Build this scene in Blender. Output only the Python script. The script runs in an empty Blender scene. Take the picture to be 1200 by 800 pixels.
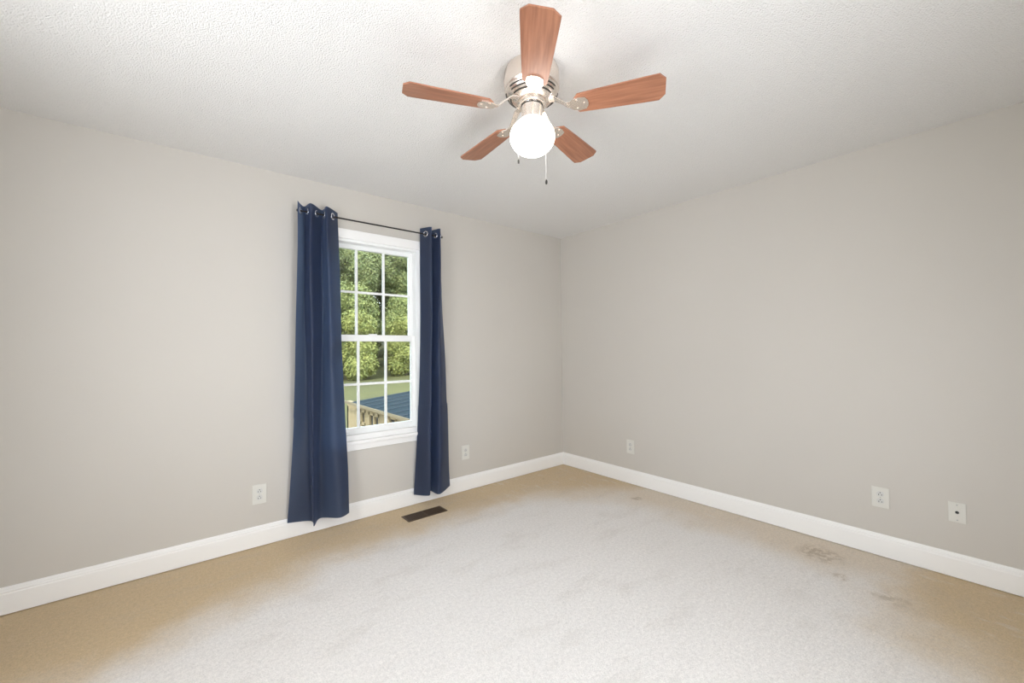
import bpy, bmesh, math, random
from mathutils import Vector, Matrix

random.seed(7)
SC = bpy.context.scene
COL = SC.collection
PI = math.pi

# ------------------------------------------------------------------ camera
F_PX = 478.72
YAW, PITCH, ROLL = math.radians(39.418), math.radians(1.061), math.radians(-0.581)
CAM_Z = 1.2457
cd = bpy.data.cameras.new('camera'); cam = bpy.data.objects.new('camera', cd); COL.objects.link(cam)
cd.sensor_width = 36.0; cd.lens = F_PX / 1200 * 36.0; cd.clip_start = 0.02; cd.clip_end = 400
fw = Vector((math.sin(YAW) * math.cos(PITCH), math.cos(YAW) * math.cos(PITCH), math.sin(PITCH)))
rt = Vector((math.cos(YAW), -math.sin(YAW), 0)); up = rt.cross(fw)
r2 = math.cos(ROLL) * rt + math.sin(ROLL) * up; u2 = -math.sin(ROLL) * rt + math.cos(ROLL) * up
cam.matrix_world = Matrix(((r2.x, u2.x, -fw.x, 0), (r2.y, u2.y, -fw.y, 0), (r2.z, u2.z, -fw.z, CAM_Z), (0, 0, 0, 1)))
SC.camera = cam

# ------------------------------------------------------------------ exposure, sky, sun, fill lamps
vs = SC.view_settings
vs.view_transform = 'Standard'; vs.look = 'None'; vs.gamma = 1.0; vs.use_curve_mapping = False
vs.exposure = -0.09
SC.cycles.use_denoising = True
SC.cycles.max_bounces = 10; SC.cycles.diffuse_bounces = 6
SC.cycles.sample_clamp_indirect = 6.0
SKY_STRENGTH = 6.2
SUN_STRENGTH = 4.2
GLOBE_STRENGTH = 6.5
FILL_LEFT_W = 25.0
FILL_BACK_W = 25.0

w = bpy.data.worlds.new('sky'); SC.world = w; w.use_nodes = True
nt = w.node_tree; bg = nt.nodes['Background']
tc = nt.nodes.new('ShaderNodeTexCoord'); sx = nt.nodes.new('ShaderNodeSeparateXYZ'); cr = nt.nodes.new('ShaderNodeValToRGB')
nt.links.new(tc.outputs['Generated'], sx.inputs[0]); nt.links.new(sx.outputs['Z'], cr.inputs[0]); nt.links.new(cr.outputs[0], bg.inputs[0])
cr.color_ramp.elements[0].position = 0.0; cr.color_ramp.elements[0].color = (0.90, 0.94, 1.0, 1)
cr.color_ramp.elements[1].position = 0.8; cr.color_ramp.elements[1].color = (0.72, 0.85, 1.0, 1)
bg.inputs['Strength'].default_value = SKY_STRENGTH

def aim(o, d):
    o.rotation_euler = Vector(d).to_track_quat('-Z', 'Y').to_euler()
sd = bpy.data.lights.new('sun', 'SUN'); sd.energy = SUN_STRENGTH; sd.angle = math.radians(0.6); sd.color = (1.0, 0.93, 0.80)
so = bpy.data.objects.new('sun', sd); COL.objects.link(so); so.location = (-4, -4, 8); aim(so, (0.5, 0.4, -0.77))

def area(name, loc, d, sx_, sy_, watts, col, spread=180):
    l = bpy.data.lights.new(name, 'AREA'); l.shape = 'RECTANGLE'; l.size = sx_; l.size_y = sy_; l.energy = watts; l.color = col
    l.spread = math.radians(spread)
    o = bpy.data.objects.new(name, l); COL.objects.link(o); o.location = loc; aim(o, d)
    return o
# fill lamps added at an invented side window and doorway behind the camera
area('side_fill_lamp', (-0.93, 1.15, 1.42), (1, 0.0, 0.0), 1.3, 1.1, FILL_LEFT_W, (0.97, 0.98, 1.0), 180)
area('back_fill_lamp', (0.75, -0.60, 1.20), (0.25, 1, 0.03), 0.8, 1.6, FILL_BACK_W, (0.96, 0.975, 1.0), 180)

# ------------------------------------------------------------------ helpers
def srgb(r, g, b):
    f = lambda c: (c / 255) / 12.92 if c / 255 <= 0.04045 else ((c / 255 + 0.055) / 1.055) ** 2.4
    return (f(r), f(g), f(b), 1)

def mat(name, col, rough=0.5, metal=0.0, noise=None, bump=None, **kw):
    """noise = (scale, amount); bump = (scale, strength, distance)"""
    m = bpy.data.materials.new(name); m.use_nodes = True
    t = m.node_tree; b = t.nodes['Principled BSDF']
    b.inputs['Base Color'].default_value = col; b.inputs['Roughness'].default_value = rough; b.inputs['Metallic'].default_value = metal
    for k, v in kw.items():
        b.inputs[k.replace('_', ' ')].default_value = v
    tcn = t.nodes.new('ShaderNodeTexCoord')
    if noise:
        n = t.nodes.new('ShaderNodeTexNoise'); n.inputs['Scale'].default_value = noise[0]; n.inputs['Detail'].default_value = 4
        t.links.new(tcn.outputs['Object'], n.inputs['Vector'])
        r = t.nodes.new('ShaderNodeValToRGB'); a = noise[1]
        r.color_ramp.elements[0].position = 0.3; r.color_ramp.elements[1].position = 0.7
        r.color_ramp.elements[0].color = tuple(c * (1 - a) for c in col[:3]) + (1,)
        r.color_ramp.elements[1].color = tuple(min(1, c * (1 + a)) for c in col[:3]) + (1,)
        t.links.new(n.outputs['Fac'], r.inputs[0]); t.links.new(r.outputs[0], b.inputs['Base Color'])
    if bump:
        n = t.nodes.new('ShaderNodeTexNoise'); n.inputs['Scale'].default_value = bump[0]; n.inputs['Detail'].default_value = 3
        t.links.new(tcn.outputs['Object'], n.inputs['Vector'])
        bp = t.nodes.new('ShaderNodeBump'); bp.inputs['Strength'].default_value = bump[1]; bp.inputs['Distance'].default_value = bump[2]
        t.links.new(n.outputs['Fac'], bp.inputs['Height']); t.links.new(bp.outputs[0], b.inputs['Normal'])
    return m

class MB:
    def __init__(s): s.bm = bmesh.new()
    def box(s, x0, x1, y0, y1, z0, z1, bevel=0.0):
        r = bmesh.ops.create_cube(s.bm, size=1)
        for v in r['verts']:
            v.co = Vector(((x0 + x1) / 2 + v.co.x * (x1 - x0), (y0 + y1) / 2 + v.co.y * (y1 - y0), (z0 + z1) / 2 + v.co.z * (z1 - z0)))
        if bevel:
            es = list({e for v in r['verts'] for e in v.link_edges})
            bmesh.ops.bevel(s.bm, geom=es, offset=bevel, segments=2, profile=0.5, affect='EDGES')
        return s
    def lathe(s, prof, n=48, c=(0, 0, 0), arc=None):
        """prof: list of (radius, z)"""
        rings = []
        for r, z in prof:
            if r < 1e-6:
                rings.append([s.bm.verts.new((c[0], c[1], c[2] + z))])
            else:
                rings.append([s.bm.verts.new((c[0] + r * math.cos(2 * PI * k / n), c[1] + r * math.sin(2 * PI * k / n), c[2] + z)) for k in range(n)])
        for a, b in zip(rings, rings[1:]):
            for k in range(n):
                k2 = (k + 1) % n
                f = [a[k % len(a)], a[k2 % len(a)], b[k2 % len(b)], b[k % len(b)]]
                f = [v for i, v in enumerate(f) if v not in f[:i]]
                if len(f) > 2: s.bm.faces.new(f)
        return s
    def tube(s, p0, p1, r, n=12, r1=None):
        p0, p1 = Vector(p0), Vector(p1); d = (p1 - p0).normalized(); r1 = r if r1 is None else r1
        a = d.orthogonal().normalized(); b = d.cross(a)
        A = [s.bm.verts.new(p0 + r * (a * math.cos(2 * PI * k / n) + b * math.sin(2 * PI * k / n))) for k in range(n)]
        B = [s.bm.verts.new(p1 + r1 * (a * math.cos(2 * PI * k / n) + b * math.sin(2 * PI * k / n))) for k in range(n)]
        for k in range(n): s.bm.faces.new((A[k], A[(k + 1) % n], B[(k + 1) % n], B[k]))
        s.bm.faces.new(A[::-1]); s.bm.faces.new(B)
        return s
    def torus(s, c, nrm, R, r, n=28, m=8, flat=1.0):
        c = Vector(c); d = Vector(nrm).normalized(); a = d.orthogonal().normalized(); b = d.cross(a); rings = []
        for i in range(n):
            t = 2 * PI * i / n; e = a * math.cos(t) + b * math.sin(t)
            rings.append([s.bm.verts.new(c + e * (R + r * math.cos(2 * PI * j / m)) + d * (r * flat * math.sin(2 * PI * j / m))) for j in range(m)])
        for i in range(n):
            A, B = rings[i], rings[(i + 1) % n]
            for j in range(m): s.bm.faces.new((A[j], B[j], B[(j + 1) % m], A[(j + 1) % m]))
        return s
    def extrude_profile(s, prof, p0, p1, out):
        """prof (offset from wall, height) swept from p0 to p1; out = unit vector away from the wall"""
        p0, p1, out = Vector(p0), Vector(p1), Vector(out)
        A = [s.bm.verts.new(p0 + out * o + Vector((0, 0, h))) for o, h in prof]
        B = [s.bm.verts.new(p1 + out * o + Vector((0, 0, h))) for o, h in prof]
        n = len(prof)
        for k in range(n): s.bm.faces.new((A[k], A[(k + 1) % n], B[(k + 1) % n], B[k]))
        s.bm.faces.new(A[::-1]); s.bm.faces.new(B)
        return s
    def prism(s, pts, z0, z1):
        A = [s.bm.verts.new((x, y, z0)) for x, y in pts]; B = [s.bm.verts.new((x, y, z1)) for x, y in pts]; n = len(pts)
        for k in range(n): s.bm.faces.new((A[k], A[(k + 1) % n], B[(k + 1) % n], B[k]))
        s.bm.faces.new(A[::-1]); s.bm.faces.new(B)
        return s
    def build(s, name, m, parent=None, smooth=False, M=None, mods=None):
        if M is not None: s.bm.transform(M)
        bmesh.ops.recalc_face_normals(s.bm, faces=s.bm.faces[:])
        me = bpy.data.meshes.new(name); s.bm.to_mesh(me); s.bm.free()
        if smooth:
            for p in me.polygons: p.use_smooth = True
        me.materials.append(m)
        o = bpy.data.objects.new(name, me); COL.objects.link(o)
        if parent is not None: o.parent = parent
        if smooth == 'angle':
            md = o.modifiers.new('edges', 'EDGE_SPLIT'); md.split_angle = math.radians(35)
        return o

def thing(name, label, cat, loc=(0, 0, 0), rotz=0.0, group=None):
    o = bpy.data.objects.new(name, None); o.empty_display_size = 0.05; COL.objects.link(o)
    o.location = loc; o.rotation_euler = (0, 0, rotz); o['label'] = label; o['category'] = cat
    if group: o['group'] = group
    return o

def struct(o, label=None):
    o['kind'] = 'structure'
    if label: o['label'] = label
    return o

# ------------------------------------------------------------------ materials
M_wall = mat('wall_paint', (0.565, 0.537, 0.492, 1), 0.75, noise=(1.2, 0.012), bump=(220, 0.06, 0.002))
M_trim = mat('white_trim', (0.865, 0.86, 0.845, 1), 0.38)
M_vinyl = mat('white_vinyl', (0.86, 0.87, 0.86, 1), 0.35)
M_out = mat('outlet_plastic', (0.66, 0.65, 0.60, 1), 0.35)
M_outin = mat('outlet_insert', (0.60, 0.60, 0.575, 1), 0.35)
M_black = mat('dark_slot', (0.02, 0.02, 0.02, 1), 0.5)
M_steel = mat('screw_metal', (0.45, 0.45, 0.43, 1), 0.4, 0.6)
M_rod = mat('rod_black_metal', (0.02, 0.018, 0.018, 1), 0.4, 0.4)
M_grom = mat('grommet_chrome', (0.72, 0.74, 0.80, 1), 0.22, 0.9)
M_reg = mat('register_brown', (0.105, 0.068, 0.042, 1), 0.45, 0.3)
M_regin = mat('register_dark', (0.02, 0.015, 0.012, 1), 0.7)
M_nickel = mat('brushed_nickel', (0.80, 0.72, 0.65, 1), 0.27, 0.9)
M_dark = mat('fan_slot_dark', (0.03, 0.025, 0.02, 1), 0.6)
M_fob = mat('chain_fob', (0.03, 0.028, 0.026, 1), 0.5, 0.1)
M_chain = mat('chain_metal', (0.75, 0.74, 0.72, 1), 0.4, 0.5)

def ceiling_material():
    m = mat('popcorn_ceiling', (0.785, 0.775, 0.757, 1), 0.9)
    t = m.node_tree; b = t.nodes['Principled BSDF']; c = t.nodes['Texture Coordinate']
    n = t.nodes.new('ShaderNodeTexNoise'); n.inputs['Scale'].default_value = 130; n.inputs['Detail'].default_value = 5; n.inputs['Roughness'].default_value = 0.7
    v = t.nodes.new('ShaderNodeTexVoronoi'); v.inputs['Scale'].default_value = 165
    t.links.new(c.outputs['Object'], n.inputs['Vector']); t.links.new(c.outputs['Object'], v.inputs['Vector'])
    a = t.nodes.new('ShaderNodeMath'); a.operation = 'SUBTRACT'
    t.links.new(n.outputs['Fac'], a.inputs[0]); t.links.new(v.outputs['Distance'], a.inputs[1])
    bp = t.nodes.new('ShaderNodeBump'); bp.inputs['Strength'].default_value = 0.62; bp.inputs['Distance'].default_value = 0.006
    t.links.new(a.outputs[0], bp.inputs['Height']); t.links.new(bp.outputs[0], b.inputs['Normal'])
    return m
M_ceil = ceiling_material()

def carpet_material():
    m = mat('carpet', (0.6, 0.55, 0.47, 1), 0.95, Sheen_Weight=0.15)
    t = m.node_tree; b = t.nodes['Principled BSDF']; c = t.nodes['Texture Coordinate']; N = t.nodes.new; L = t.links.new
    def noise(scale, detail=3, rough=0.5, sc=(1, 1, 1), rot=0):
        mp = N('ShaderNodeMapping'); mp.inputs['Scale'].default_value = sc; mp.inputs['Rotation'].default_value = (0, 0, rot)
        n = N('ShaderNodeTexNoise'); n.inputs['Scale'].default_value = scale; n.inputs['Detail'].default_value = detail; n.inputs['Roughness'].default_value = rough
        L(c.outputs['Object'], mp.inputs[0]); L(mp.outputs[0], n.inputs['Vector']); return n.outputs['Fac']
    def math_(op, a, b_=None, clamp=False):
        n = N('ShaderNodeMath'); n.operation = op; n.use_clamp = clamp
        for i, v in enumerate((a, b_)):
            if v is None: continue
            if isinstance(v, (int, float)): n.inputs[i].default_value = v
            else: L(v, n.inputs[i])
        return n.outputs[0]
    def maprange(v, a, b_):
        n = N('ShaderNodeMapRange'); n.interpolation_type = 'SMOOTHSTEP'; L(v, n.inputs[0]); n.inputs[1].default_value = a; n.inputs[2].default_value = b_; return n.outputs[0]
    def mix(fac, A, B):
        n = N('ShaderNodeMix'); n.data_type = 'RGBA'
        L(fac, n.inputs['Factor'])
        for k, v in ((6, A), (7, B)):
            if isinstance(v, tuple): n.inputs[k].default_value = v
            else: L(v, n.inputs[k])
        return n.outputs[2]
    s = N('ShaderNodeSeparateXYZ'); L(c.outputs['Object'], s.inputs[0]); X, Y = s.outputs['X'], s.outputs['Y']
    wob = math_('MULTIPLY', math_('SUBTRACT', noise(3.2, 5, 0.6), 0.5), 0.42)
    # the carpet colour goes from pale to tan in a band towards the walls
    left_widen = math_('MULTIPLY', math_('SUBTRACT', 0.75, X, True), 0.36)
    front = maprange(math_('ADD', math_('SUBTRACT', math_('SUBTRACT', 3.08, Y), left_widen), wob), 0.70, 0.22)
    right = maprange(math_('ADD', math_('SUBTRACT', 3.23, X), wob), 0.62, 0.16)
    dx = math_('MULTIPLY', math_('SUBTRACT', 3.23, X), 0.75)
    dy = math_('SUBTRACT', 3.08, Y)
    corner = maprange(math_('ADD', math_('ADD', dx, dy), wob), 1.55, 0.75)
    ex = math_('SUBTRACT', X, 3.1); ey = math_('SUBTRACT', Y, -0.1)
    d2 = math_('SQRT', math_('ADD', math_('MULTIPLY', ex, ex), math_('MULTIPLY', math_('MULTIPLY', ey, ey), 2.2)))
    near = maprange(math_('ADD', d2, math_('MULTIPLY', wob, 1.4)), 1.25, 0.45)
    tan_fac = math_('MAXIMUM', math_('MAXIMUM', front, math_('MULTIPLY', right, 0.55)), math_('MAXIMUM', corner, near))
    pale = (0.80, 0.77, 0.74, 1); tan = (0.625, 0.475, 0.285, 1)
    colr = mix(tan_fac, pale, tan)
    # footprints, vacuum strokes and pile direction
    st = maprange(noise(2.6, 6, 0.65, (1, 2.4, 1), 0.6), 0.50, 0.68)
    colr = mix(math_('MULTIPLY', st, 0.16), colr, (0.48, 0.43, 0.37, 1))
    st2 = maprange(noise(7.0, 4, 0.6, (2.6, 0.8, 1), -0.5), 0.56, 0.70)
    colr = mix(math_('MULTIPLY', math_('MULTIPLY', st2, math_('ADD', math_('MAXIMUM', right, math_('MAXIMUM', corner, near)), 0.15)), 0.35), colr, (0.74, 0.70, 0.65, 1))
    # small stains
    for (px, py, r, k) in ((2.99, 0.73, 0.13, 0.6), (2.72, 0.41, 0.11, 0.5), (2.95, 1.98, 0.05, 0.6), (2.72, 2.86, 0.05, 0.5), (2.78, 0.60, 0.05, 0.45)):
        qx = math_('SUBTRACT', X, px); qy = math_('SUBTRACT', Y, py)
        dd = math_('SQRT', math_('ADD', math_('MULTIPLY', qx, qx), math_('MULTIPLY', qy, qy)))
        f = maprange(math_('ADD', dd, math_('MULTIPLY', wob, 0.55)), r, r * 0.25)
        f = math_('MULTIPLY', f, maprange(noise(22, 4, 0.7), 0.40, 0.58))
        colr = mix(math_('MULTIPLY', f, k), colr, (0.36, 0.27, 0.17, 1))
    fib = noise(190, 3, 0.75); fib2 = noise(62, 5, 0.75)
    g = math_('ADD', math_('MULTIPLY', math_('SUBTRACT', fib, 0.5), 0.75), math_('MULTIPLY', math_('SUBTRACT', fib2, 0.5), 0.62))
    hs = N('ShaderNodeHueSaturation'); L(colr, hs.inputs['Color']); L(math_('ADD', g, 1.0), hs.inputs['Value'])
    L(hs.outputs[0], b.inputs['Base Color'])
    bp = N('ShaderNodeBump'); bp.inputs['Strength'].default_value = 0.7; bp.inputs['Distance'].default_value = 0.006
    L(math_('ADD', fib, fib2), bp.inputs['Height']); L(bp.outputs[0], b.inputs['Normal'])
    return m
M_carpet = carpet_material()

def curtain_material():
    m = bpy.data.materials.new('navy_curtain_fabric'); m.use_nodes = True
    t = m.node_tree; b = t.nodes['Principled BSDF']; out = t.nodes['Material Output']
    c = t.nodes.new('ShaderNodeTexCoord'); mp = t.nodes.new('ShaderNodeMapping'); mp.inputs['Scale'].default_value = (1, 1, 0.25)
    n = t.nodes.new('ShaderNodeTexNoise'); n.inputs['Scale'].default_value = 14; n.inputs['Detail'].default_value = 4
    t.links.new(c.outputs['Object'], mp.inputs[0]); t.links.new(mp.outputs[0], n.inputs['Vector'])
    r = t.nodes.new('ShaderNodeValToRGB')
    r.color_ramp.elements[0].color = (0.018, 0.024, 0.044, 1); r.color_ramp.elements[1].color = (0.025, 0.033, 0.058, 1)
    t.links.new(n.outputs['Fac'], r.inputs[0]); t.links.new(r.outputs[0], b.inputs['Base Color'])
    b.inputs['Roughness'].default_value = 0.55
    b.inputs['Specular IOR Level'].default_value = 0.4
    b.inputs['Sheen Weight'].default_value = 0.25; b.inputs['Sheen Tint'].default_value = (0.55, 0.68, 1.0, 1); b.inputs['Sheen Roughness'].default_value = 0.35
    bp = t.nodes.new('ShaderNodeBump'); bp.inputs['Strength'].default_value = 0.15; bp.inputs['Distance'].default_value = 0.003
    t.links.new(n.outputs['Fac'], bp.inputs['Height']); t.links.new(bp.outputs[0], b.inputs['Normal'])
    tr = t.nodes.new('ShaderNodeBsdfTranslucent'); tr.inputs['Color'].default_value = (0.26, 0.40, 0.72, 1)
    mx = t.nodes.new('ShaderNodeMixShader'); mx.inputs[0].default_value = 0.26
    t.links.new(b.outputs[0], mx.inputs[1]); t.links.new(tr.outputs[0], mx.inputs[2]); t.links.new(mx.outputs[0], out.inputs['Surface'])
    return m
M_curtain = curtain_material()

def glass_material():
    m = bpy.data.materials.new('window_glass'); m.use_nodes = True
    t = m.node_tree; t.nodes.remove(t.nodes['Principled BSDF']); out = t.nodes['Material Output']
    tr = t.nodes.new('ShaderNodeBsdfTransparent'); tr.inputs[0].default_value = (0.93, 0.95, 0.94, 1)
    gl = t.nodes.new('ShaderNodeBsdfGlossy'); gl.inputs['Roughness'].default_value = 0.02
    fr = t.nodes.new('ShaderNodeFresnel'); fr.inputs['IOR'].default_value = 1.45
    mx = t.nodes.new('ShaderNodeMixShader')
    t.links.new(fr.outputs[0], mx.inputs[0]); t.links.new(tr.outputs[0], mx.inputs[1]); t.links.new(gl.outputs[0], mx.inputs[2]); t.links.new(mx.outputs[0], out.inputs['Surface'])
    return m
M_glass = glass_material()

M_globe = mat('lit_opal_glass', (0.95, 0.93, 0.88, 1), 0.3, Emission_Strength=GLOBE_STRENGTH)
M_globe.node_tree.nodes['Principled BSDF'].inputs['Emission Color'].default_value = (1.0, 0.935, 0.86, 1)

def wood_material():
    m = mat('blade_cherry_wood', (0.30, 0.12, 0.06, 1), 0.35)
    t = m.node_tree; b = t.nodes['Principled BSDF']; c = t.nodes['Texture Coordinate']
    mp = t.nodes.new('ShaderNodeMapping'); mp.inputs['Scale'].default_value = (2, 30, 30)
    n = t.nodes.new('ShaderNodeTexNoise'); n.inputs['Scale'].default_value = 3; n.inputs['Detail'].default_value = 6
    t.links.new(c.outputs['Object'], mp.inputs[0]); t.links.new(mp.outputs[0], n.inputs['Vector'])
    r = t.nodes.new('ShaderNodeValToRGB'); r.color_ramp.elements[0].position = 0.3; r.color_ramp.elements[1].position = 0.7
    r.color_ramp.elements[0].color = (0.26, 0.105, 0.058, 1); r.color_ramp.elements[1].color = (0.42, 0.185, 0.105, 1)
    t.links.new(n.outputs['Fac'], r.inputs[0]); t.links.new(r.outputs[0], b.inputs['Base Color'])
    return m
M_wood = wood_material()

# ------------------------------------------------------------------ room shell
XR, YF, XL, YB, H = 3.2293, 3.0791, -0.87, -0.56, 2.44
WT = 0.14
WX0, WX1, WZ0, WZ1 = 0.79, 1.55, 0.60, 2.072            # front window opening
OY0, OY1, OZ0, OZ1 = 0.50, 1.80, 0.80, 2.00             # opening of the added side window (out of view)

m = MB(); m.box(XL - 0.2, XR + 0.2, YB - 0.2, YF + WT, -0.12, 0.0); struct(m.build('floor', M_carpet), 'beige wall-to-wall carpet, more tan along the walls')
m = MB(); m.box(XL - 1.5, XR + 0.3, YB - 1.5, YF + 0.30, H, H + 0.15); struct(m.build('ceiling', M_ceil), 'white popcorn-textured ceiling')  # slab overhang past the left and back walls is added to block the sun
m = MB()
m.box(XL - WT, WX0, YF, YF + WT, 0, H); m.box(WX1, XR + WT, YF, YF + WT, 0, H)
m.box(WX0, WX1, YF, YF + WT, 0, WZ0); m.box(WX0, WX1, YF, YF + WT, WZ1, H)
bmesh.ops.remove_doubles(m.bm, verts=m.bm.verts[:], dist=1e-5)
struct(m.build('wall_front', M_wall), 'greige wall with the window')
m = MB(); m.box(XR, XR + WT, YB - WT, YF, 0, H); struct(m.build('wall_right', M_wall), 'plain greige wall right of the corner')
m = MB()
m.box(XL - WT, XL, YB - WT, OY0, 0, H); m.box(XL - WT, XL, OY1, YF, 0, H); m.box(XL - WT, XL, OY0, OY1, 0, OZ0); m.box(XL - WT, XL, OY0, OY1, OZ1, H)
struct(m.build('wall_left', M_wall))
DX0, DX1 = 0.33, 1.17  # doorway opening added for the back fill lamp
m = MB()
m.box(XL, DX0, YB - WT, YB, 0, H); m.box(DX1, XR, YB - WT, YB, 0, H); m.box(DX0, DX1, YB - WT, YB, 2.04, H)
struct(m.build('wall_back', M_wall))

BASE = [(0, 0.005), (0.0145, 0.005), (0.0145, 0.100), (0.0125, 0.105), (0.0135, 0.109), (0.0125, 0.113), (0.009, 0.117), (0.0085, 0.122), (0.006, 0.127), (0.0045, 0.131), (0, 0.131)]
for nm, p0, p1, o in (('baseboard_front', (XL, YF, 0), (XR, YF, 0), (0, -1, 0)), ('baseboard_right', (XR, YF, 0), (XR, YB, 0), (-1, 0, 0)),
                      ('baseboard_left', (XL, YB, 0), (XL, YF, 0), (1, 0, 0))):
    m = MB(); m.extrude_profile(BASE, p0, p1, o); struct(m.build(nm, M_trim))
m = MB(); m.extrude_profile(BASE, (XL, YB, 0), (DX0 - 0.07, YB, 0), (0, 1, 0)); m.extrude_profile(BASE, (DX1 + 0.07, YB, 0), (XR, YB, 0), (0, 1, 0))
struct(m.build('baseboard_back', M_trim))

# ------------------------------------------------------------------ front window (double hung, six over six)
W = thing('window_1', 'white double-hung window with grids', 'window', ((WX0 + WX1) / 2, YF, WZ0)); del W['category']; struct(W)
OFF = Matrix.Translation((-(WX0 + WX1) / 2, -YF, -WZ0))
def wpart(mb, name, mt, parent=None, **k):
    return mb.build(name, mt, parent or W, M=OFF, **k)
FY0, FY1 = YF + 0.022, YF + 0.13
m = MB()                                                  # vinyl frame and jamb liner
m.box(WX0, WX0 + 0.028, YF, FY1, WZ0, WZ1); m.box(WX1 - 0.028, WX1, YF, FY1, WZ0, WZ1)
m.box(WX0 + 0.028, WX1 - 0.028, YF, FY1, WZ1 - 0.022, WZ1); m.box(WX0 + 0.028, WX1 - 0.028, YF + 0.02, FY1, WZ0, WZ0 + 0.022)
wpart(m, 'window_frame', M_vinyl)
GX0, GX1 = 0.850, 1.491
SX0, SX1 = WX0 + 0.028, WX1 - 0.028
def sash(name, y, z0g, z1g, rb, rtp, dy):
    m = MB()
    m.box(SX0, GX0, y, y + 0.035, z0g - rb, z1g + rtp, 0.003); m.box(GX1, SX1, y, y + 0.035, z0g - rb, z1g + rtp, 0.003)
    m.box(GX0, GX1, y, y + 0.035, z0g - rb, z0g, 0.002); m.box(GX0, GX1, y, y + 0.035, z1g, z1g + rtp, 0.002)
    s = wpart(m, name, M_vinyl)
    m = MB(); zc = (z0g + z1g) / 2
    pitch = (GX1 - GX0) / 3
    for k in (1, 2): m.box(GX0 + k * pitch - 0.0085, GX0 + k * pitch + 0.0085, y + 0.010, y + 0.024, z0g, z1g)
    m.box(GX0, GX1, y + 0.0105, y + 0.0235, zc - 0.0085, zc + 0.0085)
    wpart(m, 'window_grid', M_vinyl, s)
    m = MB(); m.box(GX0 - 0.005, GX1 + 0.005, y + 0.015, y + 0.019, z0g - 0.005, z1g + 0.005)
    wpart(m, 'glass_pane', M_glass, s)
    return s
us = sash('upper_sash', YF + 0.072, 1.366, 2.018, 0.045, 0.032, 0)
ls = sash('lower_sash', YF + 0.034, 0.668, 1.316, 0.046, 0.049, 0)
m = MB(); m.box(1.14, 1.20, YF + 0.020, YF + 0.040, 1.352, 1.372, 0.003); wpart(m, 'sash_lock', M_vinyl, ls)
m = MB()                                                  # interior casing
CW = 0.066
m.box(WX0 - CW, WX0 + 0.004, YF - 0.014, YF, WZ0 - 0.02, WZ1 + CW, 0.003); m.box(WX1 - 0.004, WX1 + CW, YF - 0.014, YF, WZ0 - 0.02, WZ1 + CW, 0.003)
m.box(WX0 + 0.004, WX1 - 0.004, YF - 0.014, YF, WZ1 - 0.004, WZ1 + CW, 0.003)
wpart(m, 'window_casing', M_trim)
m = MB(); m.box(WX0 - CW - 0.02, WX1 + CW + 0.02, YF - 0.042, YF + 0.034, 0.560, 0.586, 0.005); m.box(WX0 + 0.001, WX1 - 0.001, YF - 0.006, YF + 0.05, 0.575, 0.6225)
wpart(m, 'window_sill', M_trim)
m = MB(); m.box(WX0 - CW, WX1 + CW, YF - 0.013, YF, 0.512, 0.562, 0.003); wpart(m, 'window_apron', M_trim)

# ------------------------------------------------------------------ unseen side window and doorway, added to go with the fill lamps
W2 = thing('added_window', '', 'w', (XL, (OY0 + OY1) / 2, OZ0)); del W2['category']; del W2['label']; struct(W2)
m = MB(); x0, x1 = -0.10, -0.04; hw = (OY1 - OY0) / 2; hh = OZ1 - OZ0
m.box(x0, x1, -hw, -hw + 0.05, 0, hh); m.box(x0, x1, hw - 0.05, hw, 0, hh); m.box(x0, x1, -hw + 0.05, hw - 0.05, 0, 0.05); m.box(x0, x1, -hw + 0.05, hw - 0.05, hh - 0.05, hh)
m.box(x0, x1, -0.02, 0.02, 0.05, hh - 0.05)
m.build('window_frame', M_vinyl, W2)  # frame of the added, unseen side window
m = MB()
m.box(0, 0.014, -hw - 0.066, -hw, -0.066, hh + 0.066); m.box(0, 0.014, hw, hw + 0.066, -0.066, hh + 0.066); m.box(0, 0.014, -hw, hw, hh, hh + 0.066); m.box(0, 0.03, -hw, hw, -0.066, 0)
m.build('window_casing', M_trim, W2)  # casing of the added, unseen side window
m = MB()
m.box(DX0 - 0.066, DX0, YB, YB + 0.014, 0, 2.106); m.box(DX1, DX1 + 0.066, YB, YB + 0.014, 0, 2.106); m.box(DX0, DX1, YB, YB + 0.014, 2.04, 2.106)
struct(m.build('trim_1', M_trim))

# ------------------------------------------------------------------ curtains
def catmull(P, n):
    out = []; N = len(P)
    for i in range(N - 1):
        p0 = P[max(i - 1, 0)]; p1 = P[i]; p2 = P[i + 1]; p3 = P[min(i + 2, N - 1)]
        for k in range(n):
            t = k / n
            out.append(tuple(0.5 * (2 * b + (c - a) * t + (2 * a - 5 * b + 4 * c - d) * t * t + (-a + 3 * b - 3 * c + d) * t ** 3) for a, b, c, d in zip(p0, p1, p2, p3)))
    out.append(tuple(P[-1])); return out

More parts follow.
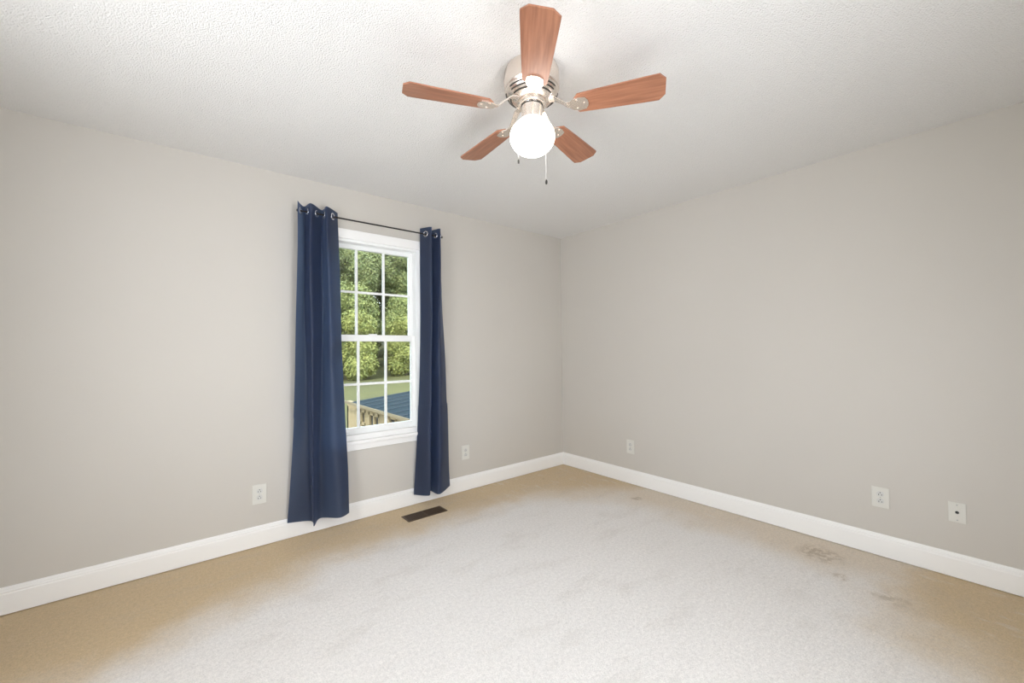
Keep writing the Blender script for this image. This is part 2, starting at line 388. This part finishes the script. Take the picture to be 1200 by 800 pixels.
ROD_Y, ROD_Z = 3.000, 2.188
def curtain(name, label, top, bot, z0, z1, expo, hole_s, seed):
    """top / bot: plan points of the folds; expo: how each fold line travels from top to hem"""
    n = 12
    T = catmull(top, n); B = catmull(bot, n); E = catmull([(e,) for e in expo], n)
    NS = len(T); NZ = 130
    cx = sum(p[0] for p in T) / NS
    root = thing(name, label, 'curtain', (cx, ROD_Y, z0))
    bm = bmesh.new(); rnd = random.Random(seed); ph = [rnd.uniform(0, 6) for _ in range(6)]
    grid = []
    zs = [z1 - (z1 - z0) * (k / NZ) for k in range(NZ + 1)]
    for z in zs:
        t = (z1 - z) / (z1 - z0); row = []
        for i in range(NS):
            w_ = t ** max(0.6, E[i][0]); s = i / (NS - 1)
            x = T[i][0] * (1 - w_) + B[i][0] * w_; y = T[i][1] * (1 - w_) + B[i][1] * w_
            amp = 0.004 * math.sin(PI * min(1, t * 1.5)) if t < 0.67 else 0.004
            x += amp * math.sin(9 * t + ph[0] + 5 * s); y += amp * math.sin(7 * t + ph[1] + 8 * s) + 0.0025 * math.sin(23 * t + ph[2] + 14 * s) * t
            y = min(y, 3.058)
            row.append(bm.verts.new((x - cx, y - ROD_Y, z - z0)))
        grid.append(row)
    holes = []
    for s in hole_s:
        i = int(round(s * (NS - 1))); k = min(range(NZ + 1), key=lambda q: abs(zs[q] - ROD_Z)); c = grid[k][i].co.copy()
        i0 = max(i - 2, 0); i1 = min(i + 2, NS - 1)
        tan_ = (grid[k][i1].co - grid[k][i0].co); tan_.z = 0; nrm = Vector((tan_.y, -tan_.x, 0)).normalized()
        c.z = ROD_Z - z0; holes.append((c, nrm))
    for a, b in zip(grid, grid[1:]):
        for i in range(NS - 1):
            f = (a[i], a[i + 1], b[i + 1], b[i]); cc = sum((v.co for v in f), Vector()) / 4
            if any((cc - c).length < 0.0085 for c, _ in holes): continue
            bm.faces.new(f)
    me = bpy.data.meshes.new('fabric_panel'); bm.to_mesh(me); bm.free()
    for p in me.polygons: p.use_smooth = True
    me.materials.append(M_curtain)
    o = bpy.data.objects.new('fabric_panel', me); COL.objects.link(o); o.parent = root
    for c, nrm in holes:
        g = MB(); g.torus(c, nrm, 0.0200, 0.0042, flat=0.8); gg = g.build('grommet', M_grom, root, smooth=True); gg['label'] = 'silvery metal grommet ring'
    return root

topL = [(0.611, 2.948), (0.672, 3.046), (0.694, 2.950), (0.788, 3.050), (0.793, 2.950), (0.893, 3.048)]
botL = [(0.573, 3.050), (0.700, 2.985), (0.694, 2.878), (0.757, 2.985), (0.858, 2.915), (0.938, 2.955)]
curtain('curtain', 'wide navy grommet curtain hanging left of the window', topL, botL, 0.113, 2.236, [2.2, 2.2, 2.0, 1.6, 1.2, 1.1], [0.1, 0.30, 0.5, 0.70, 0.9], 3)
topR = [(1.538, 3.045), (1.590, 2.946), (1.632, 3.040), (1.668, 2.946), (1.712, 3.030)]
botR = [(1.469, 3.045), (1.551, 2.940), (1.610, 3.036), (1.634, 2.918), (1.802, 3.036)]
curtain('curtain', 'narrow navy grommet curtain hanging right of the window, beside the outlet', topR, botR, 0.092, 2.240, [3.0, 2.0, 1.6, 1.4, 1.0], [0.125, 0.375, 0.625, 0.875], 5)

R = thing('curtain_rod', 'thin black metal curtain rod above the window', 'curtain rod', (1.17, ROD_Y, ROD_Z))
m = MB(); m.tube((-0.535, 0, 0), (0.538, 0, 0), 0.0055, 16); m.build('rod', M_rod, R, smooth='angle')
for s in (-0.535, 0.532):
    m = MB(); m.lathe([(0, -0.012), (0.008, -0.010), (0.011, 0), (0.008, 0.010), (0, 0.012)], 16)
    m.build('finial', M_rod, R, smooth=True, M=Matrix.Translation((s + (0.008 if s > 0 else -0.008), 0, 0)) @ Matrix.Rotation(PI / 2, 4, 'Y'))
for s in (-0.36, 0.40):
    m = MB(); m.box(s - 0.004, s + 0.004, -0.008, YF - ROD_Y, -0.012, -0.005, 0.001); m.box(s - 0.012, s + 0.012, YF - ROD_Y - 0.003, YF - ROD_Y, -0.04, 0.02, 0.001)
    m.build('bracket', M_rod, R)

# ------------------------------------------------------------------ outlets and plates
def outlet(loc, rotz, label, w_=0.080, h_=0.124, kind='duplex'):
    """plate lies in local XZ, faces local -Y"""
    o = thing('wall_outlet' if kind == 'duplex' else 'cable_wall_plate', label, 'outlet' if kind == 'duplex' else 'wall plate', loc, rotz, )
    m = MB(); m.box(-w_ / 2, w_ / 2, -0.006, 0, -h_ / 2, h_ / 2, 0.0025); m.build('plate', M_out, o)
    def slot(mb, x, z, sx_, sz_, y=-0.0088):
        mb.box(x - sx_ / 2, x + sx_ / 2, y, y + 0.002, z - sz_ / 2, z + sz_ / 2)
    if kind == 'duplex':
        for zc in (0.0205, -0.0205):
            pts = []
            for k in range(28):
                a = 2 * PI * k / 28; x, z = 0.0172 * math.cos(a), 0.0172 * math.sin(a); pts.append((x, max(-0.0142, min(0.0142, z))))
            m = MB(); m.prism(pts, 0, 0.0025)
            f = m.build('receptacle', M_outin, o, M=Matrix.Translation((0, -0.0060, zc)) @ Matrix.Rotation(PI / 2, 4, 'X'))
            m = MB(); slot(m, -0.0065, zc - 0.004, 0.0030, 0.0085); slot(m, 0.0065, zc - 0.004, 0.0030, 0.0070)
            m.box(-0.0028, 0.0028, -0.0088, -0.0070, zc + 0.0048, zc + 0.0105, 0.001)
            m.build('slots', M_black, f)
        m = MB(); m.lathe([(0, -0.001), (0.0030, -0.001), (0.0030, 0.0006), (0, 0.0010)], 14); m.build('screw', M_steel, o, M=Matrix.Translation((0, -0.006, 0)) @ Matrix.Rotation(PI / 2, 4, 'X'))
    else:
        m = MB(); m.lathe([(0, 0), (0.0075, 0), (0.0075, 0.002), (0.0058, 0.003), (0.0058, 0.0022), (0, 0.0022)], 24)
        c_ = m.build('jack', M_black, o, M=Matrix.Translation((0, -0.0058, 0.001)) @ Matrix.Rotation(PI / 2, 4, 'X'))
        for z in (0.040, -0.040):
            m = MB(); m.lathe([(0, -0.001), (0.0036, -0.001), (0.0036, 0.0008), (0, 0.0013)], 14); m.build('screw', M_steel, o, M=Matrix.Translation((0, -0.006, z)) @ Matrix.Rotation(PI / 2, 4, 'X'))
    return o
outlet((0.416, YF, 0.332), 0, 'white duplex outlet left of the left navy curtain')
outlet((1.982, YF, 0.336), 0, 'white duplex outlet between the right curtain and the room corner')
outlet((XR, 2.227, 0.338), -PI / 2, 'small white duplex outlet near the corner on the right-hand wall')
outlet((XR, 0.503, 0.346), -PI / 2, 'off-white duplex outlet beside the cable plate on the right-hand wall', 0.080, 0.120)
outlet((XR, 0.195, 0.349), -PI / 2, 'off-white cable plate with a single round black jack', 0.066, 0.106, 'cable')

# ------------------------------------------------------------------ floor register
V = thing('floor_register', 'brown metal floor register set in the carpet below the window', 'floor vent', (1.4655, 2.8465, 0.0))
lx, ly = 0.162, 0.063
m = MB(); m.box(-lx, lx, -ly, -ly + 0.014, 0, 0.005, 0.002); m.box(-lx, lx, ly - 0.014, ly, 0, 0.005, 0.002)
m.box(-lx, -lx + 0.016, -ly + 0.014, ly - 0.014, 0, 0.005, 0.002); m.box(lx - 0.016, lx, -ly + 0.014, ly - 0.014, 0, 0.005, 0.002); m.box(-0.004, 0.004, -ly + 0.014, ly - 0.014, 0, 0.0045)
m.build('frame', M_reg, V)
m = MB(); m.box(-lx + 0.014, lx - 0.014, -ly + 0.012, ly - 0.012, 0.0003, 0.0012); m.build('damper_plate', M_regin, V)
m = MB()
for row in (-1, 0, 1):
    for k in range(24):
        x = -lx + 0.024 + k * (2 * lx - 0.048) / 23
        m.box(x - 0.0022, x + 0.0022, row * 0.031 - 0.0135, row * 0.031 + 0.0135, 0.0008, 0.0042)
for yy in (-0.0155, 0.0155): m.box(-lx + 0.014, lx - 0.014, yy - 0.002, yy + 0.002, 0.0008, 0.0044)
m.build('louvers', M_reg, V)

# ------------------------------------------------------------------ ceiling fan
FX, FY = 1.1731, 1.2763
fan = thing('ceiling_fan', 'five-blade hugger ceiling fan with cherry wood blades and lit white globe', 'ceiling fan', (FX, FY, H))
m = MB(); m.lathe([(0, 0), (0.100, 0), (0.112, -0.004), (0.117, -0.014), (0.118, -0.085), (0.114, -0.092), (0.112, -0.094), (0, -0.094)], 64)
m.build('canopy_housing', M_nickel, fan, smooth='angle')
m = MB(); m.lathe([(0.0, -0.092), (0.111, -0.092), (0.114, -0.096), (0.112, -0.102), (0.104, -0.116), (0.090, -0.128), (0.070, -0.137), (0.056, -0.140), (0, -0.140)], 64)
motor = m.build('motor_housing', M_nickel, fan, smooth='angle')
# curved cooling slots in the lower bowl
prof = [(0.1125, -0.102), (0.1045, -0.116), (0.0905, -0.128), (0.0705, -0.137)]
def bowl(u):
    u *= len(prof) - 1; i = min(int(u), len(prof) - 2); f = u - i
    return prof[i][0] * (1 - f) + prof[i + 1][0] * f, prof[i][1] * (1 - f) + prof[i + 1][1] * f
for g in range(5):
    a0 = math.radians(-129.3 + 36 + 72 * g)
    for ui in (0.10, 0.38, 0.66):
        m = MB(); q = 10; vs_ = []
        for k in range(q + 1):
            a = a0 + math.radians(-23 + 46 * k / q)
            hwid = 0.055 if 0 < k < q else 0.02
            ra, za = bowl(ui - hwid); rb_, zb_ = bowl(ui + hwid)
            vs_.append((m.bm.verts.new(((ra + 0.0012) * math.cos(a), (ra + 0.0012) * math.sin(a), za - 0.0008)), m.bm.verts.new(((rb_ + 0.0012) * math.cos(a), (rb_ + 0.0012) * math.sin(a), zb_ - 0.0008))))
        for A, B in zip(vs_, vs_[1:]): m.bm.faces.new((A[0], B[0], B[1], A[1]))
        sl = m.build('cooling_slot', M_dark, motor); s_ = sl.modifiers.new('t', 'SOLIDIFY'); s_.thickness = 0.0015; sl['label'] = 'dark curved slot'
m = MB(); m.lathe([(0, -0.138), (0.058, -0.138), (0.061, -0.142), (0.061, -0.150), (0.056, -0.155), (0.047, -0.156), (0.045, -0.160), (0.045, -0.214), (0.050, -0.218), (0.050, -0.226), (0, -0.226)], 48)
m.build('switch_housing', M_nickel, fan, smooth='angle')
m = MB(); m.lathe([(0.0442, -0.156), (0.0475, -0.157), (0.0475, -0.161), (0.0442, -0.162)], 48); m.build('trim_ring', M_dark, fan, smooth=True)['label'] = 'dark ring'
# globe, drum-ish schoolhouse shape
GZ = -0.290
gp = [(0.046, 0.074), (0.052, 0.070)]
for k in range(1, 22):
    a = PI / 2 * 0.62 - (PI / 2 * 0.62 + PI / 2) * k / 21
    gp.append((0.096 * math.cos(a), GZ * 0 + 0.078 * math.sin(a) + 0.0))
gp[-1] = (0, gp[-1][1])
m = MB(); m.lathe(gp, 56, (0, 0, GZ)); m.build('globe_shade', M_globe, fan, smooth=True)['label'] = 'glowing white opal glass globe'
BZ = 2.26 - H
for g in range(5):
    a = math.radians(-129.3 + 72 * g)
    Mx = Matrix.Rotation(a, 4, 'Z') @ Matrix.Translation((0, 0, BZ)) @ Matrix.Rotation(math.radians(-11), 4, 'X')
    # blade outline, radius 0.185 to 0.535
    L0, L1 = 0.175, 0.537; out_pts = []
    def halfw(r):
        u = (r - L0) / (L1 - L0); return 0.046 + 0.020 * u ** 0.8
    rs = [L0 + (L1 - L0) * k / 16 for k in range(17)]
    top_ = []; rc = 0.028
    for r in rs:
        h = halfw(r); d0 = r - L0; d1 = L1 - r
        for d in (d0, d1):
            if d < rc: h -= rc - math.sqrt(max(0, rc * rc - (rc - d) ** 2))
        top_.append((r, h))
    pts = [(L0, 0)] + top_ + [(L1, 0)] + [(x, -y) for x, y in reversed(top_)]
    pts = [p for i, p in enumerate(pts) if i == 0 or (Vector(p) - Vector(pts[i - 1])).length > 1e-5]
    m = MB(); m.prism(pts, -0.003, 0.003)
    bl = m.build('blade', M_wood, fan); bl.matrix_local = Mx
    m = MB()                                   # decorative blade iron under the blade root
    m.prism([(0.165, -0.016), (0.178, -0.028), (0.200, -0.035), (0.228, -0.031), (0.238, -0.014), (0.240, 0), (0.238, 0.014), (0.228, 0.031), (0.200, 0.035), (0.178, 0.028), (0.165, 0.016)], -0.0075, -0.0032)
    ap = [(0.070, 0.046), (0.095, 0.043), (0.125, 0.022), (0.150, 0.000), (0.172, -0.0045)]; prev = None
    for (r_, z_), hw_ in zip(ap, (0.016, 0.015, 0.011, 0.011, 0.018)):
        cur = [m.bm.verts.new((r_, y_, z_ + dz_)) for y_, dz_ in ((-hw_, -0.0025), (hw_, -0.0025), (hw_, 0.0025), (-hw_, 0.0025))]
        if prev:
            for k_ in range(4): m.bm.faces.new((prev[k_], prev[(k_ + 1) % 4], cur[(k_ + 1) % 4], cur[k_]))
        else: m.bm.faces.new(cur[::-1])
        prev = cur
    m.bm.faces.new(prev)
    for q in ((0.195, -0.022), (0.195, 0.022), (0.224, 0)): m.lathe([(0, 0.004), (0.005, 0.004), (0.005, 0.001), (0, 0)], 12, (q[0], q[1], -0.0105))
    m.build('blade_iron', M_nickel, bl)
# pull chains
def chain(px, py, z0, z1, fob):
    n = max(6, int((z0 - z1) / 0.0062)); m = MB()
    for k in range(n):
        z = z0 + (z1 - z0) * k / n
        bmesh.ops.create_icosphere(m.bm, subdivisions=1, radius=0.0021, matrix=Matrix.Translation((px, py, z)))
    m.tube((px, py, z0), (px, py, z1), 0.0007, 5)
    c_ = m.build('pull_chain', M_chain, fan)
    m = MB(); m.lathe([(0, 0.0), (0.0028, -0.002), (0.0046, -0.008), (0.0048, -0.015), (0.003, -0.021), (0, -0.022)], 16, (px, py, z1))
    m.build('chain_fob', M_fob, c_, smooth=True)
    return c_
rv = Vector((0.7725, -0.635, 0)); fv = Vector((0.635, 0.7725, 0))
a = rv * -0.058 + fv * 0.085; chain(a.x, a.y, -0.205, -0.343, True)
a = rv * 0.056 - fv * 0.020; chain(a.x, a.y, -0.205, -0.480, True)

# ------------------------------------------------------------------ outdoors
M_grass = mat('lawn', (0.062, 0.060, 0.008, 1), 0.95, noise=(0.22, 0.22))
def leaf_material(name, a, b):
    m_ = mat(name, a, 0.7)
    t = m_.node_tree; bs = t.nodes['Principled BSDF']; c = t.nodes['Texture Coordinate']
    n = t.nodes.new('ShaderNodeTexNoise'); n.inputs['Scale'].default_value = 1.3; n.inputs['Detail'].default_value = 6; n.inputs['Roughness'].default_value = 0.75
    t.links.new(c.outputs['Object'], n.inputs['Vector'])
    r = t.nodes.new('ShaderNodeValToRGB'); r.color_ramp.elements[0].position = 0.40; r.color_ramp.elements[1].position = 0.62
    r.color_ramp.elements[0].color = a; r.color_ramp.elements[1].color = b
    t.links.new(n.outputs['Fac'], r.inputs[0]); t.links.new(r.outputs[0], bs.inputs['Base Color'])
    return m_
M_leafs = [leaf_material('leaves_bright', (0.120, 0.145, 0.030, 1), (0.285, 0.290, 0.075, 1)), leaf_material('leaves_mid', (0.095, 0.125, 0.030, 1), (0.225, 0.240, 0.070, 1)),
           leaf_material('leaves_dark', (0.085, 0.115, 0.033, 1), (0.200, 0.215, 0.070, 1))]
M_bark = mat('bark', (0.0960, 0.0760, 0.0480, 1), 0.9, noise=(6, 0.3))
M_tanwood = mat('tan_timber', (0.235, 0.180, 0.095, 1), 0.8, noise=(2, 0.15))
M_fascia = mat('fascia_timber', (0.150, 0.120, 0.070, 1), 0.8)
M_roof = mat('blue_metal_roof', (0.0050, 0.0150, 0.0215, 1), 0.8, noise=(0.8, 0.12), Specular_IOR_Level=0.12)
M_void = mat('shaded_interior', (0.03, 0.028, 0.025, 1), 0.9)

GZ0 = -2.7
bm = bmesh.new(); gx = [-60 + 6 * k for k in range(26)]; gy = [3.3 + 4.5 * k for k in range(34)]
def ground_z(x, y):
    z = GZ0 + 0.03 * math.sin(0.3 * x + 0.2 * y)
    if y > 57: z += (y - 57) * 0.12
    z += max(0, (x - 20)) * 0.05 * min(1, max(0, (y - 25) / 20))
    return z
gv = [[bm.verts.new((x, y, ground_z(x, y))) for x in gx] for y in gy]
for A, B in zip(gv, gv[1:]):
    for i in range(len(gx) - 1): bm.faces.new((A[i], A[i + 1], B[i + 1], B[i]))
me = bpy.data.meshes.new('ground'); bm.to_mesh(me); bm.free()
for p in me.polygons: p.use_smooth = True
me.materials.append(M_grass); g_ = bpy.data.objects.new('ground', me); COL.objects.link(g_); struct(g_, 'green lawn below the window')

def crown_mesh(rnd, h, rad, n_leaf, mt, name='foliage', low=0.0):
    bm = bmesh.new(); lobes = []
    for k in range(16):
        zc = h * (low + 0.12 + (0.80 - low) * rnd.random()); rr = rad * (1.0 - 0.55 * abs(zc / h - 0.45)) * 0.62 * rnd.random() ** 0.5; a = rnd.uniform(0, 2 * PI)
        lobes.append((Vector((rr * math.cos(a), rr * math.sin(a), zc)), rad * rnd.uniform(0.32, 0.55)))
    for c, r in lobes:                               # dense inner leaf mass of each bough
        rs_ = bmesh.ops.create_icosphere(bm, subdivisions=3, radius=r * 0.86, matrix=Matrix.Translation(c))
        for v in rs_['verts']: v.co = c + (v.co - c) * rnd.uniform(0.80, 1.08)
    for k in range(n_leaf):
        c, r = lobes[rnd.randrange(len(lobes))]
        d = Vector((rnd.gauss(0, 1), rnd.gauss(0, 1), rnd.gauss(0, 1))).normalized(); p = c + d * r * rnd.uniform(0.82, 1.12)
        nn = (d + Vector((rnd.uniform(-.8, .8), rnd.uniform(-.8, .8), rnd.uniform(-.3, 1.1)))).normalized()
        u = nn.orthogonal().normalized(); v = nn.cross(u); ang = rnd.uniform(0, PI); u, v = u * math.cos(ang) + v * math.sin(ang), v * math.cos(ang) - u * math.sin(ang)
        s = rnd.uniform(0.12, 0.20)
        bm.faces.new([bm.verts.new(p + u * s * 1.3), bm.verts.new(p + v * s * 0.6 + nn * 0.03), bm.verts.new(p - u * s * 1.3), bm.verts.new(p - v * s * 0.6 + nn * 0.03)])
    me = bpy.data.meshes.new(name); bm.to_mesh(me); bm.free(); me.materials.append(mt); return me
def trunk_mesh(h, rad, rnd):
    m = MB(); m.tube((0, 0, -0.3), (0.1, 0.05, h * 0.45), 0.28, 10, 0.18); m.tube((0.1, 0.05, h * 0.45), (-0.1, 0.1, h * 0.85), 0.18, 8, 0.05)
    for k in range(5):
        a = rnd.uniform(0, 2 * PI); z = h * rnd.uniform(0.25, 0.6); m.tube((0.05, 0.03, z), (rad * 0.6 * math.cos(a), rad * 0.6 * math.sin(a), z + h * 0.15), 0.09, 6, 0.03)
    me = bpy.data.meshes.new('trunk'); m.bm.to_mesh(me); m.bm.free(); me.materials.append(M_bark); return me
kinds = []
for k, (h, rad, n, mt) in enumerate(((9.0, 3.3, 16000, M_leafs[0]), (13.0, 4.0, 22000, M_leafs[1]), (17.0, 4.4, 26000, M_leafs[2]))):
    rnd = random.Random(40 + k); kinds.append((crown_mesh(rnd, h, rad, n, mt), trunk_mesh(h, rad, rnd)))
TL = ['bright yellow-green leafy tree at the front edge of the woods', 'mid-green leafy tree in the woods behind the lawn', 'tall dark green tree rising at the back of the woods']
def tree(k, x, y, s, rot):
    t = thing('tree', TL[k], 'tree', (x, y, ground_z(x, y)), rot, 'woodland trees: ' + ('front row', 'middle row', 'back row')[k]); t.scale = (s, s, s)
    for me, nm in zip(kinds[k], ('foliage', 'trunk')):
        o = bpy.data.objects.new(nm, me); COL.objects.link(o); o.parent = t
rnd = random.Random(11)
for i in range(10): tree(0, -15 + i * 6.9 + rnd.uniform(-.6, .6), 57 + rnd.uniform(-1, 1), rnd.uniform(0.9, 1.05), rnd.uniform(0, 6))
for i in range(9): tree(1, -18 + i * 7.9 + rnd.uniform(-.6, .6), 65.5 + rnd.uniform(-1, 1), rnd.uniform(0.95, 1.1), rnd.uniform(0, 6))
for i in range(11): tree(2, -27 + i * 9.4 + rnd.uniform(-.5, .5), 92 + rnd.uniform(-1, 1), rnd.uniform(1.55, 1.7), rnd.uniform(0, 6))
for i in range(10): tree(2, -21 + i * 7.9 + rnd.uniform(-.6, .6), 76 + rnd.uniform(-1, 1), rnd.uniform(1.15, 1.3), rnd.uniform(0, 6))

# blue-roofed outbuilding beside the house
hx, hy = 4.08, 12.62
B = thing('outbuilding', 'tan timber outbuilding with a blue metal roof on the lawn', 'building', (hx, hy, GZ0))
SL = 0.18 / 1.76; D = 7.6; RW = 3.6; ez = -0.30 - GZ0
def slope(z0, thick, x0, x1, y0, y1):
    m = MB()
    P = [(x0, z0 + SL * x0), (x1, z0 + SL * x1), (2 * RW - x0, z0 + SL * x0), (2 * RW - x0, z0 + SL * x0 - thick), (x1, z0 + SL * x1 - thick), (x0, z0 + SL * x0 - thick)]
    A = [m.bm.verts.new((x, y0, z)) for x, z in P]; Bv = [m.bm.verts.new((x, y1, z)) for x, z in P]
    for k in range(6): m.bm.faces.new((A[k], A[(k + 1) % 6], Bv[(k + 1) % 6], Bv[k]))
    m.bm.faces.new((A[0], A[1], A[4], A[5])); m.bm.faces.new((A[1], A[2], A[3], A[4])); m.bm.faces.new((Bv[5], Bv[4], Bv[1], Bv[0])); m.bm.faces.new((Bv[4], Bv[3], Bv[2], Bv[1]))
    return m
m = slope(ez, 0.05, 0, RW, -D, 0); rf = m.build('roof', M_roof, B)
m = MB()
for k in range(14):
    y = -0.28 - k * 0.55
    m.bm.faces.ensure_lookup_table()
    for sgn in (0, 1):
        xa, xb = (0.02, RW) if sgn == 0 else (RW, 2 * RW - 0.02)
        za = ez + SL * (xa if sgn == 0 else 2 * RW - xa) + 0.012; zb = ez + SL * (xb if sgn == 0 else 2 * RW - xb) + 0.012
        m.tube((xa, y, za), (xb, y, zb), 0.012, 4)
m.build('roof_seams', mat('roof_seam', (0.02, 0.036, 0.050, 1), 0.7), rf)
m = MB(); m.box(-0.03, 0.0, -D, 0.95, ez - 0.08, ez - 0.005); m.build('fascia', M_fascia, B)
m = MB()
wx = 0.18
ys = [-D + 0.2, -4.1, -3.6, -2.9, -2.4, -1.9, -1.35, -0.7, -0.1]
m.box(wx, wx + 0.1, -D + 0.2, 0.95, 0.0, ez - 0.95)
m.box(wx, wx + 0.1, -D + 0.2, 0.95, ez - 0.22, ez - 0.06)
for y0, y1 in ((-D + 0.2, -3.2), (-2.35, -1.75), (-0.95, -0.70), (0.05, 0.95)): m.box(wx, wx + 0.1, y0, y1, ez - 0.95, ez - 0.22)
m.box(wx, 2 * RW - 0.2, 0.85, 0.95, 0, ez - 0.22); m.box(wx, 2 * RW - 0.2, -D + 0.2, -D + 0.3, 0, ez - 0.22); m.box(2 * RW - 0.3, 2 * RW - 0.2, -D + 0.3, 0.85, 0, ez - 0.22)
m.build('wall', M_tanwood, B)
for (y0, y1) in ((-0.70, 0.05), (-1.75, -0.95)):
    m = MB(); n = 2
    m.box(wx - 0.01, wx + 0.05, y0, y1, ez - 0.98, ez - 0.92); m.box(wx - 0.01, wx + 0.05, y0, y1, ez - 0.64, ez - 0.57); m.box(wx - 0.01, wx + 0.05, y0, y1, ez - 0.28, ez - 0.20)
    for q in (y0 + 0.03, (y0 + y1) / 2, y1 - 0.03): m.box(wx - 0.01, wx + 0.05, q - 0.045, q + 0.045, ez - 0.95, ez - 0.2)
    f = m.build('window_frame', M_tanwood, B)
    m = MB(); m.box(wx + 0.06, wx + 0.08, y0, y1, ez - 0.95, ez - 0.2); m.build('dark_pane', M_void, f)
m = MB(); m.box(wx + 0.06, wx + 0.08, -3.2, -2.35, ez - 0.95, ez - 0.2); m.build('doorway', M_void, B)
m = MB(); m.tube((wx - 0.02, -3.15, ez - 0.95), (wx - 0.02, -2.4, ez - 0.2), 0.05, 6); m.tube((wx - 0.02, -2.45, ez - 0.95), (wx - 0.02, -2.9, ez - 0.2), 0.04, 6); m.build('brace', M_tanwood, B)
